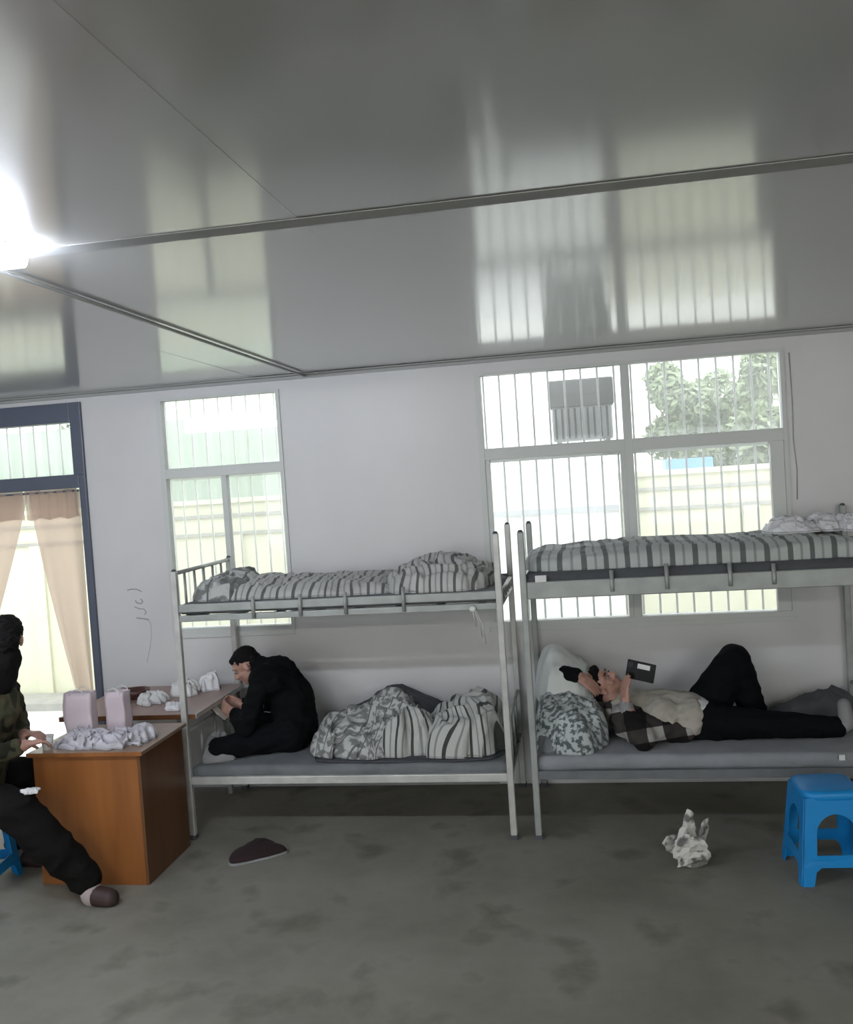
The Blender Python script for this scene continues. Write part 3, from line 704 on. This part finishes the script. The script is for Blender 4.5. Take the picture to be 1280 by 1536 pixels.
# --- seated man in black, cross-legged on the lower left deck, bent over his phone
P1 = thing('person', 'man in black jacket sitting cross-legged on lower left bunk, bent over a phone', 'person', (.55, -.5, .453))
hs, HP, HM = head_segs((.270, -.50, .985), (-.78, -.16, -.60), (-.55, 0, .80), 1.0)
torso = [((.575, -.42, .555), .115, (.575, -.60, .555), .115), ((.58, -.51, .58), .135, (.565, -.51, .76), .135), ((.565, -.51, .76), .135, (.475, -.51, .90), .13),
         ((.475, -.40, .90), .10, (.475, -.62, .90), .10), ((.44, -.34, .925), .072, (.44, -.68, .925), .072), ((.43, -.51, .93), .09, (.39, -.51, .96), .07)]
neck = [((.42, -.51, .935), .058, (.325, -.505, .955), .054)]
armR = limb([((.44, -.69, .91), .056), ((.33, -.76, .64), .046), ((.20, -.60, .685), .033)])
armL = limb([((.44, -.33, .91), .056), ((.31, -.24, .66), .046), ((.19, -.42, .70), .033)])
legR = limb([((.57, -.62, .545), .088), ((.17, -.80, .525), .062), ((.40, -.62, .495), .042)])
legL = limb([((.57, -.42, .545), .088), ((.17, -.27, .525), .062), ((.36, -.44, .50), .042)])
footR = limb([((.40, -.62, .49), .036), ((.46, -.54, .485), .028)]); footL = limb([((.36, -.44, .50), .036), ((.28, -.60, .49), .030)])
hR = hand_segs((.20, -.60, .690), (-.82, .30, .38), (-.15, .8, .1), 1, .55, k=.95)
hL = hand_segs((.19, -.42, .705), (-.80, -.30, .40), (-.15, -.8, .1), -1, .55, k=.95)
body = blob('body', hs+neck+torso+armR+armL+legR+legL+footR+footL+hR+hL, M_skin, P1, .0062, 3)
eyes(HP, P1, body)
blob('jacket', grow(torso, .018)+grow(limb([((.44, -.69, .91), .056), ((.33, -.76, .64), .050), ((.225, -.62, .682), .040)]), .014)+grow(limb([((.44, -.33, .91), .056), ((.31, -.24, .66), .050), ((.215, -.40, .70), .040)]), .014)
     + [((.41, -.51, .945), .072, (.375, -.51, .955), .066)], M_black, P1, .011, 4, .009, 9, 1)
blob('trousers', grow(legR, .018)+grow(legL, .018)+[((.58, -.42, .545), .118, (.58, -.62, .545), .118)], M_navy, P1, .011, 4, .007, 9, 2, zmin=.455)
blob('shirt_front', [((.335, -.56, .90), .030, (.345, -.58, .80), .034), ((.345, -.58, .80), .034, (.37, -.58, .72), .03)], M_grey, P1, .007, 3, .004, 20, 3)
hair = [('e', HP(0, -.022, .046), (.083, .092, .078), HM), ('e', HP(0, -.055, -.005), (.070, .062, .070), HM), ('e', HP(0, .04, .078), (.058, .035, .03), HM)]
blob('hair', hair, M_hair, P1, .006, 2, .004, 40, 5)
for s_, sg in (('sock', grow(footR, .008)), ('sock', grow(footL, .008))): blob(s_, sg, M_grey, P1, .007, 2, zmin=.455)
t = thing('phone', 'dark phone with a pale edge held by the seated man in black', 'phone', (.075, -.585, .71))
bm = box(bmesh.new(), -.082, .082, -.04, .04, -.0045, .0045, Matrix.Translation((.085, -.60, .708)) @ Matrix.Rotation(R(43), 4, 'Y'))
obj('case', bm, M_phone, t, bevel=.003)
bm = box(bmesh.new(), -.080, .080, -.037, .037, .0045, .0065, Matrix.Translation((.085, -.60, .708)) @ Matrix.Rotation(R(43), 4, 'Y'))
obj('screen', bm, mat('phone_screen', (.55, .55, .5), .15), t)

# --- man lying on the lower right deck, phone above his face
P2 = thing('person', 'man in plaid shirt and oatmeal sweater lying on the lower right bunk, one knee raised', 'person', (3.1, -.55, .478))
hs, HP2, HM2 = head_segs((2.590, -.52, .800), (.50, -.30, .80), (-.80, -.1, .55), 1.0)
neck = [((2.62, -.52, .735), .055, (2.70, -.53, .655), .06)]
torso = [((2.72, -.38, .615), .085, (2.72, -.70, .615), .085), ((2.72, -.54, .625), .115, (2.95, -.54, .625), .125), ((2.93, -.46, .615), .115, (2.93, -.62, .615), .115),
         ((2.95, -.54, .625), .125, (3.12, -.54, .60), .115), ((3.17, -.46, .585), .095, (3.17, -.62, .585), .095)]
armR = limb([((2.72, -.72, .61), .056), ((2.80, -.83, .53), .050), ((2.715, -.74, .715), .033)])
armL = limb([((2.70, -.36, .64), .056), ((2.44, -.30, .83), .050), ((2.30, -.54, .885), .043), ((2.445, -.66, .885), .032)])
legR = limb([((3.20, -.63, .58), .092), ((3.57, -.66, .565), .062), ((3.92, -.64, .535), .042)])
legL = limb([((3.20, -.45, .61), .112), ((3.395, -.40, .895), .078), ((3.505, -.38, .56), .056)])
footR = limb([((3.92, -.64, .53), .040), ((3.975, -.64, .56), .038), ((3.965, -.63, .665), .030)])
footL = limb([((3.50, -.38, .525), .038), ((3.62, -.38, .51), .030)])
hR = hand_segs((2.715, -.735, .72), (-.02, .10, .99), (.85, .45, 0), 1, .30, k=1.08)
hL = hand_segs((2.445, -.66, .885), (.78, .05, -.60), (-.4, .6, -.5), 1, .30, k=1.05)
body = blob('body', hs+neck+torso+armR+armL+legR+legL+footR+footL+hR+hL, M_skin, P2, .0062, 3)
eyes(HP2, P2, body)
blob('sweater', grow(torso[1:4]+[((3.09, -.46, .605), .110, (3.09, -.62, .60), .112)], .014), M_beige, P2, .010, 4, .007, 10, 11)
blob('shirt_hem', [((3.145, -.47, .60), .116, (3.150, -.61, .595), .117)], M_white, P2, .010, 3, .006, 12, 12)
blob('plaid_shirt', grow([torso[0]], .022)+grow(limb([((2.72, -.72, .61), .066), ((2.80, -.83, .545), .062), ((2.722, -.750, .66), .052)]), .014)
     + grow(limb([((2.70, -.36, .64), .060), ((2.45, -.29, .81), .052)]), .014)
     + [((2.74, -.71, .60), .085, (2.86, -.72, .57), .08), ((2.86, -.73, .56), .075, (3.06, -.68, .54), .065), ((2.74, -.34, .60), .085, (2.98, -.38, .57), .07), ((2.66, -.54, .66), .075, (2.70, -.54, .64), .095)],
     M_plaid, P2, .010, 4, .009, 11, 13, zmin=.48)
blob('cuff', [((2.720, -.748, .675), .047, (2.715, -.738, .712), .043)], M_grey, P2, .007, 2)
blob('dark_sleeve', grow(limb([((2.47, -.31, .81), .048), ((2.30, -.54, .885), .044), ((2.425, -.645, .888), .037)]), .012), M_black, P2, .009, 3, .004, 14, 14)
blob('trousers', grow(legR, .020)+grow(legL, .027)+[((3.20, -.46, .59), .120, (3.20, -.62, .585), .125), ((3.08, -.62, .555), .098, (3.22, -.62, .58), .125), ((3.10, -.45, .56), .10, (3.22, -.46, .58), .12)], M_navy, P2, .011, 4, .006, 9, 15, zmin=.482)
for sg in (footR, footL): blob('sock', grow(sg, .008), M_grey, P2, .007, 2, zmin=.482)
hair = [('e', HP2(0, -.022, .046), (.084, .093, .080), HM2), ('e', HP2(0, -.055, -.005), (.070, .062, .070), HM2), ('e', HP2(0, .048, .088), (.06, .034, .03), HM2)]
blob('hair', hair, M_hair, P2, .006, 2, .005, 40, 16)
t = thing('phone', 'black phone with a white sticker held above the lying man', 'phone', (2.80, -.67, .90))
T = Matrix.Translation((2.815, -.665, .905)) @ Matrix.Rotation(R(-12), 4, 'Z') @ Matrix.Rotation(R(12), 4, 'Y')
obj('case', box(bmesh.new(), -.085, .085, -.006, .006, -.058, .058, T), M_phone, t, bevel=.005)
obj('camera_bump', box(bmesh.new(), -.078, -.045, -.010, -.006, .012, .048, T), mat('phone_glass', (.04, .04, .045), .1), t, bevel=.002)
obj('sticker', box(bmesh.new(), -.022, .052, -.0085, -.006, .016, .045, T), M_paper, t)

# --- man in camouflage sitting on the blue stool at the left edge
P3 = thing('person', 'man in camouflage jacket and black trousers sitting on the blue stool at the desk', 'person', (-.95, -1.66, 0))
hs, HP3, HM3 = head_segs((-.62, -1.72, 1.42), (-.45, .80, -.40), (0, .3, 1), 1.04)
neck = [((-.65, -1.76, 1.25), .062, (-.60, -1.74, 1.33), .056)]
torso = [((-.96, -1.57, .585), .115, (-.92, -1.76, .585), .115), ((-.93, -1.67, .60), .14, (-.84, -1.70, .88), .14), ((-.84, -1.70, .88), .14, (-.73, -1.74, 1.06), .14),
         ((-.76, -1.60, 1.13), .075, (-.70, -1.88, 1.13), .075), ((-.73, -1.74, 1.10), .11, (-.67, -1.76, 1.20), .075)]
armR = limb([((-.70, -1.90, 1.12), .06), ((-.66, -2.00, .84), .050), ((-.52, -1.80, .85), .034)])
armL = limb([((-.76, -1.56, 1.12), .06), ((-.80, -1.42, .86), .050), ((-.66, -1.58, .85), .034)])
legR = limb([((-.94, -1.76, .58), .095), ((-.50, -1.93, .56), .068), ((-.20, -1.80, .105), .046)])
legL = limb([((-.94, -1.56, .58), .095), ((-.68, -1.26, .56), .068), ((-.93, -1.33, .12), .046)])
footR = limb([((-.20, -1.80, .09), .042), ((-.17, -1.82, .045), .043), ((-.065, -1.835, .036), .040)])
footL = limb([((-.93, -1.33, .10), .042), ((-.90, -1.33, .045), .042), ((-.77, -1.36, .036), .036)])
hR = hand_segs((-.52, -1.80, .852), (.62, .75, .05), (.2, .1, -.9), 1, .5)
hL = hand_segs((-.66, -1.58, .855), (.9, -.15, .05), (.2, -.1, -.9), -1, .5)
body = blob('body', hs+neck+torso+armR+armL+legR+legL+footR+footL+hR+hL, M_skin, P3, .0065, 3)
eyes(HP3, P3, body)
blob('camouflage_jacket', grow(torso, .022)+grow(armR[:1]+[(armR[1][0], .05, (-.55, -1.84, .848), .04)], .016)+grow(armL[:1]+[(armL[1][0], .05, (-.69, -1.555, .85), .04)], .016), M_camo, P3, .011, 4, .009, 9, 21)
blob('dark_collar', [((-.68, -1.77, 1.20), .115, (-.63, -1.75, 1.32), .10)], M_brownblk, P3, .009, 3, .005, 12, 22)
blob('hair', [('e', HP3(0, -.022, .040), (.086, .100, .090), HM3), ('e', HP3(0, -.050, -.025), (.078, .066, .080), HM3), ('e', HP3(0, .045, .085), (.064, .04, .034), HM3)], M_hair, P3, .007, 2, .005, 35, 23)
blob('trousers', grow(limb([((-.94, -1.76, .58), .095), ((-.50, -1.93, .55), .092), ((-.34, -1.87, .32), .092), ((-.215, -1.805, .13), .070)]), .018)+grow(limb([((-.94, -1.56, .58), .095), ((-.68, -1.26, .56), .074), ((-.93, -1.33, .14), .058)]), .016)
     + [((-.96, -1.57, .595), .125, (-.93, -1.76, .595), .125)], M_brownblk, P3, .011, 4, .007, 8, 24)
for q, nm in ((footR, 'shoe'), (footL, 'shoe')):
    blob(nm, grow(q[1:], .012)+[(q[1][0], .05, q[1][0], .05)], M_shoe, P3, .007, 2, zmin=.006)
    blob('sock', [(q[0][0], .058, q[0][2], .060)], M_sock, P3, .007, 2)
quilt('tissue', 'small white paper tissue resting on the black trouser leg of the man at the desk', 'tissue', -.43, -1.90, .05, .04, .632,
      lambda x, y: .016, M_paper, seed=31, crease=.010, cs=40, nr=14, na=40, power=2.2, wob=.2)

# ------------------------------------------------------------------ stools
def stool(x, y, rot, label, h=.46):
    t = thing('stool', label, 'stool', (x, y, 0), 'blue plastic stools'); base = Matrix.Translation((x, y, 0)) @ Matrix.Rotation(rot, 4, 'Z')
    hw = lambda z: .185-.045*z/h
    for k in range(4):
        Mk = base @ Matrix.Rotation(k*math.pi/2, 4, 'Z'); bm = bmesh.new()
        def V(s, z, o=0): return bm.verts.new(Mk @ Vector((s*(hw(z)-.004), -hw(z)+o, z)))
        # arch ring: inner loop (arched opening) and outer loop (panel)
        z0, z1, zc = .150, .35, .255; n = 12; inn = []; out = []
        aw = .62
        pts = [(-aw, z0), (-aw, zc)]+[(-aw*math.cos(a), zc+(z1-zc)*math.sin(a)) for a in [math.pi*i/n for i in range(1, n)]]+[(aw, zc), (aw, z0)]
        opts = [(-1, .09), (-1, zc)]+[(max(-1, min(1, -1.45*math.cos(a))), min(h-.03, zc+(h-.03-zc)*1.5*math.sin(a))) for a in [math.pi*i/n for i in range(1, n)]]+[(1, zc), (1, .09)]
        inn = [V(*q) for q in pts]; out = [V(*q) for q in opts]
        for i in range(len(pts)-1): bm.faces.new((inn[i], out[i], out[i+1], inn[i+1]))
        bm.faces.new((inn[-1], out[-1], out[0], inn[0]))
        # legs below the cross bar, flared inside edge
        for sg in (-1, 1):
            a = [V(sg*1, .09), V(sg*.50, .09), V(sg*.64, .07), V(sg*.70, 0), V(sg*1, 0)]; bm.faces.new(a)
        bmesh.ops.remove_doubles(bm, verts=bm.verts, dist=.0005)
        o = obj('side_panel', bm, M_blue, t)
        s = o.modifiers.new('s', 'SOLIDIFY'); s.thickness = .005; s.offset = 0
        for f in o.data.polygons: f.use_smooth = False
    bm = bmesh.new()
    for z, wv in ((h-.045, .1465), (h-.04, .150), (h-.012, .148), (h-.003, .140), (h, .128)): 
        pts = []
        for i in range(32):
            a = 2*math.pi*i/32; c, s_ = math.cos(a), math.sin(a); pts.append(bm.verts.new(base @ Vector((math.copysign(abs(c)**.4, c)*wv, math.copysign(abs(s_)**.4, s_)*wv, z))))
        if z > h-.045:
            for i in range(32): bm.faces.new((prev[i], prev[(i+1) % 32], pts[(i+1) % 32], pts[i]))
        prev = pts
    bm.faces.new(prev)
    o = obj('seat', bm, M_blue, t, True)
    return t
stool(3.665, -1.36, R(3), 'blue plastic stool standing alone on the floor before the right bunk')
stool(-.98, -1.66, R(8), 'blue plastic stool under the man in camouflage at the left edge', .455)

# ------------------------------------------------------------------ desk and table
t = thing('desk', 'orange brown wooden desk with a closed front panel beside the bed post', 'desk', (-.25, -1.3, 0))
dx0, dx1, dy0, dy1, dz = -.60, .045, -1.60, -1.04, .755
obj('desk_top', B(dx0-.02, dx1+.025, dy0-.025, dy1, dz-.022, dz), M_top, t, bevel=.003)
obj('front_panel', B(dx0, dx1-.018, dy0, dy0+.018, .0, dz-.023), M_wood, t, bevel=.001)
obj('side_panel', B(dx1-.018, dx1, dy0, dy1-.02, .0, dz-.023), M_woodd, t, bevel=.001)
obj('side_panel', B(dx0, dx0+.018, dy0+.018, dy1-.02, .0, dz-.023), M_woodd, t, bevel=.001)
obj('shelf', B(dx0+.018, dx1-.018, dy0+.018, dy1-.02, .12, .138), M_woodd, t)
obj('top_edging', B(dx0-.022, dx1+.027, dy0-.028, dy0-.0255, dz-.022, dz), M_wood, t)
t = thing('table', 'pinkish brown topped table with pale metal edge standing between desk and wall', 'table', (-.38, -.5, 0))
tx0, tx1, ty0, ty1, tz = -.85, .075, -.915, -.09, .772
obj('table_top', B(tx0, tx1, ty0, ty1, tz-.025, tz), M_top2, t)
bm = bmesh.new(); box(bm, tx1, tx1+.006, ty0, ty1, tz-.028, tz+.002); obj('edge_strip', bm, M_bedl, t)
bm = bmesh.new(); box(bm, tx0, tx1, ty0-.006, ty0, tz-.028, tz+.002); obj('edge_strip', bm, M_woodd, t)
for x in (tx0+.04, tx1-.13):
    for y in (ty0+.05, ty1-.05): obj('leg', B(x-.014, x+.014, y-.014, y+.014, 0, tz-.0255), M_bed, t)
# things on desk and table
def carton(x0, x1, y0, y1, z0, z1, label, rot=0):
    cx, cy = (x0+x1)/2, (y0+y1)/2; T = Matrix.Translation((cx, cy, 0)) @ Matrix.Rotation(rot, 4, 'Z') @ Matrix.Translation((-cx, -cy, 0))
    t = thing('paper_bag', label, 'bag', (cx, cy, z0))
    bm = bmesh.new(); box(bm, x0, x1, y0, y1, z0, z1, T)
    top = [f for f in bm.faces if all(v.co.z > z1-.001 for v in f.verts)]; bmesh.ops.delete(bm, geom=top, context='FACES')
    bmesh.ops.subdivide_edges(bm, edges=bm.edges, cuts=6, use_grid_fill=True)
    for v in bm.verts:
        if v.co.z > z0+.01: v.co += Vector((noise.noise(v.co*9), noise.noise(v.co*9+Vector((5, 0, 0))), .4*noise.noise(v.co*7)))*.010
    o = obj('bag_body', bm, M_pink, t, True); s = o.modifiers.new('s', 'SOLIDIFY'); s.thickness = .002
    for yy in (y0, y1):
        mx = cx; bm = bmesh.new(); path(bm, [T @ Vector((mx-.045, yy, z1-.012)), T @ Vector((mx-.03, yy, z1+.012)), T @ Vector((mx, yy, z1+.024)), T @ Vector((mx+.03, yy, z1+.012)), T @ Vector((mx+.045, yy, z1-.012))], .003)
        obj('handle', bm, M_paper, t, True)
carton(-.495, -.335, -1.42, -1.34, dz, dz+.285, 'left pale lilac paper bag standing on the desk', R(4))
carton(-.285, -.165, -1.33, -1.25, dz, dz+.265, 'right pale lilac paper bag standing on the desk beside its twin', R(-10))
quilt('plastic_bag', 'crumpled clear plastic bag lying on the desk in front of the lilac bags', 'bag', -.26, -1.485, .25, .095, dz+.001, lambda x, y: .040+G(x, y, -.35, -1.46, .10, .06, .035)+G(x, y, -.12, -1.46, .06, .06, .03), M_bag, seed=41, crease=.048, cs=24, power=2.3, nr=30, na=100, wob=.12)
quilt('plastic_bag', 'smaller crumpled clear plastic bag by the right edge of the desk', 'bag', -.06, -1.38, .075, .11, dz+.001, lambda x, y: .07, M_bag, seed=42, crease=.022, cs=18, power=2.2, nr=24, na=80, wob=.15)
t = thing('paper_cup', 'small white paper cup at the front left corner of the desk', 'cup', (-.535, -1.55, dz))
bm = bmesh.new(); tube(bm, (-.535, -1.55, dz), (-.535, -1.55, dz+.078), .026, .036, 20, False); bmesh.ops.recalc_face_normals(bm, faces=bm.faces)
o = obj('cup_wall', bm, M_paper, t, True); s = o.modifiers.new('s', 'SOLIDIFY'); s.thickness = .002
bm = bmesh.new(); tube(bm, (-.535, -1.55, dz), (-.535, -1.55, dz+.004), .026, n=20); obj('cup_base', bm, M_paper, t)
bm = bmesh.new(); bmesh.ops.create_circle(bm, segments=20, radius=.036); 
for v in bm.verts: v.co += Vector((-.535, -1.55, dz+.078))
bm.free()
bm = bmesh.new(); path(bm, [(-.535+.0365*math.cos(a), -1.55+.0365*math.sin(a), dz+.078) for a in [2*math.pi*i/20 for i in range(21)]], .002); obj('rim', bm, M_paper, t, True)
t = thing('lighter', 'shiny silver lighter on the right side of the desk top', 'lighter', (-.02, -1.50, dz))
T = Matrix.Translation((-.015, -1.515, dz)) @ Matrix.Rotation(R(-30), 4, 'Z'); M_chrome = mat('chrome', (.85, .85, .85), .15, metal=1)
obj('lighter_body', box(bmesh.new(), -.036, .02, -.012, .012, 0, .013, T), M_chrome, t, bevel=.003)
obj('lighter_lid', box(bmesh.new(), .021, .040, -.012, .012, 0, .013, T), M_chrome, t, bevel=.003)
# bowl on the table
t = thing('bowl', 'dark red brown bowl on the table close to the wall', 'bowl', (-.56, -.45, tz))
bm = bmesh.new(); prof = [(.0, .004), (.045, .004), (.05, .0), (.055, .004), (.085, .035), (.098, .062), (.094, .062), (.08, .037), (.05, .010), (0, .008)]
rows = []
for r_, z_ in prof: rows.append([bm.verts.new((-.56+max(r_, .0008)*math.cos(2*math.pi*i/28), -.45+max(r_, .0008)*math.sin(2*math.pi*i/28), tz+z_)) for i in range(28)])
for A, Bv in zip(rows, rows[1:]):
    for i in range(28): bm.faces.new((A[i], A[(i+1) % 28], Bv[(i+1) % 28], Bv[i]))
bmesh.ops.remove_doubles(bm, verts=bm.verts, dist=.0009)
obj('bowl_body', bm, M_red, t, True)
for k, (x, y, a, b, h_, lb) in enumerate(((-.37, -.58, .10, .09, .05, 'crumpled white tissue beside the dark bowl'), (-.24, -.36, .09, .10, .08, 'crumpled white tissue heap near the wall on the table'),
                                     (-.10, -.25, .06, .08, .11, 'upright white plastic wrapper beside the bed post'), (-.12, -.76, .07, .06, .025, 'flattened white wrapper at the front edge of the table'))):
    quilt('tissue' if k in (0, 1) else 'wrapper', lb, 'tissue' if k in (0, 1) else 'wrapper', x, y, a, b, tz+.001, lambda p, q, h_=h_: h_, M_cloud if k > 1 else M_paper, seed=50+k, crease=.032, cs=24, power=2.2, nr=22, na=70, wob=.2)

# ------------------------------------------------------------------ floor litter
t = thing('slipper', 'dark maroon cloth slipper pad lying on the floor by the left bunk', 'slipper', (.53, -1.23, 0))
def pad(z0, z1, s, m, nm, dome=0):
    bm = bmesh.new(); out = [(.395, -1.325), (.44, -1.36), (.55, -1.30), (.655, -1.225), (.70, -1.16), (.62, -1.10), (.52, -1.02), (.46, -1.03), (.42, -1.13), (.38, -1.24)]
    c = Vector((sum(p[0] for p in out)/10, sum(p[1] for p in out)/10)); n = 60; ring = []
    for i in range(n):
        f = i/n*10; k = int(f); a = f-k; p0, p1, p2, p3 = [Vector(out[(k+q) % 10]) for q in (-1, 0, 1, 2)]
        ring.append(.5*((2*p1)+(-p0+p2)*a+(2*p0-5*p1+4*p2-p3)*a*a+(-p0+3*p1-3*p2+p3)*a**3))
    R_ = []
    for z, q in ((z0, s), (z1, s), (z1+.004+dome*.4, s*.93), (z1+.006+dome*.75, s*.7), (z1+.007+dome, s*.4), (z1+.007+dome, .05)):
        R_.append([bm.verts.new((c.x+(p.x-c.x)*q, c.y+(p.y-c.y)*q, z+(.006*noise.noise(Vector((p.x*q*20, p.y*20, 1))) if q < .95 else 0))) for p in ring])
    for A, Bv in zip(R_, R_[1:]):
        for i in range(n): bm.faces.new((A[i], A[(i+1) % n], Bv[(i+1) % n], Bv[i]))
    bm.faces.new(R_[0][::-1]); bm.faces.new(R_[-1]); obj(nm, bm, m, t, True)
pad(0, .010, 1.0, M_grey, 'sole'); pad(.0175, .022, .97, mat('maroon_black_felt', (.022, .010, .011), .95), 'upper', .03)
M_wrap = mat('creased_printed_paper', (.60, .59, .55), .7, bump=.3)
nt = M_wrap.node_tree; tc = nt.nodes.new('ShaderNodeTexCoord'); n_ = nt.nodes.new('ShaderNodeTexNoise'); n_.inputs['Scale'].default_value = 14
nt.links.new(tc.outputs['Object'], n_.inputs['Vector']); r_ = ramp(nt, [(.50, (.58, .57, .53)), (.58, (.16, .16, .15))]); nt.links.new(n_.outputs[0], r_.inputs[0]); nt.links.new(r_.outputs[0], nt.nodes['Principled BSDF'].inputs['Base Color'])
random.seed(17); sg = []
for px, py, pz, rx, rz, a, b in ((2.97, -1.33, .09, .085, .09, .2, .1), (2.99, -1.27, .16, .035, .15, -.1, .0), (3.05, -1.27, .13, .045, .13, .9, .05), (2.90, -1.27, .10, .07, .05, .5, .5), (3.0, -1.35, .05, .10, .05, .1, -.3), (3.05, -1.31, .08, .04, .09, -1.0, .1), (2.94, -1.31, .14, .03, .10, .3, .35)):
    Mx = Matrix.Rotation(a, 3, 'Z') @ Matrix.Rotation(b, 3, 'Y') @ Matrix.Rotation(random.uniform(-.3, .3), 3, 'X'); sg.append(('e', (px, py, pz), (rx, .014, rz), Mx))
t0 = blob('crumpled_wrapper', sg, M_wrap, None, .005, 1, .008, 15, 6, loc=(2.985, -1.30, 0), zmin=.003)
for f in t0.data.polygons: f.use_smooth = False
dm = t0.modifiers.new('d', 'DECIMATE'); dm.ratio = .025
tag(t0, 'crumpled white and grey paper wrapper lying on the floor before the right bunk', 'wrapper')
# small tags
tag(obj('sticker', B(2.235, 2.30, -.9735, -.9655, 1.505, 1.545), M_paper, None, bevel=.002), 'small white tag hanging on the front left of the right upper deck', 'tag')
tag(obj('sticker', B(3.84, 3.87, -.969, -.9645, .445, .475), M_paper, None), 'small white sticker on the rail below the feet of the lying man', 'sticker')
t = thing('rag', 'small white rag with dangling strings tied at the right end of the upper left rail', 'rag', (1.87, -.97, 1.38))
quilt_bm = bmesh.new(); ellips(quilt_bm, (1.865, -.985, 1.37), (.022, .012, .018)); obj('knot', quilt_bm, M_white, t, True)
for k, (dx, l) in enumerate(((.0, .10), (.03, .16), (.05, .20))):
    bm = bmesh.new(); path(bm, [(1.865+dx*.3, -.985, 1.365), (1.87+dx, -.985, 1.365-l*.5), (1.88+dx, -.984, 1.365-l)], .0035, 6); obj('string', bm, M_bedl, t, True)
# empty transparent layer flags
for o in bpy.data.objects:
    if o.type == 'MESH' and o.name.startswith('t.'): bpy.data.objects.remove(o)
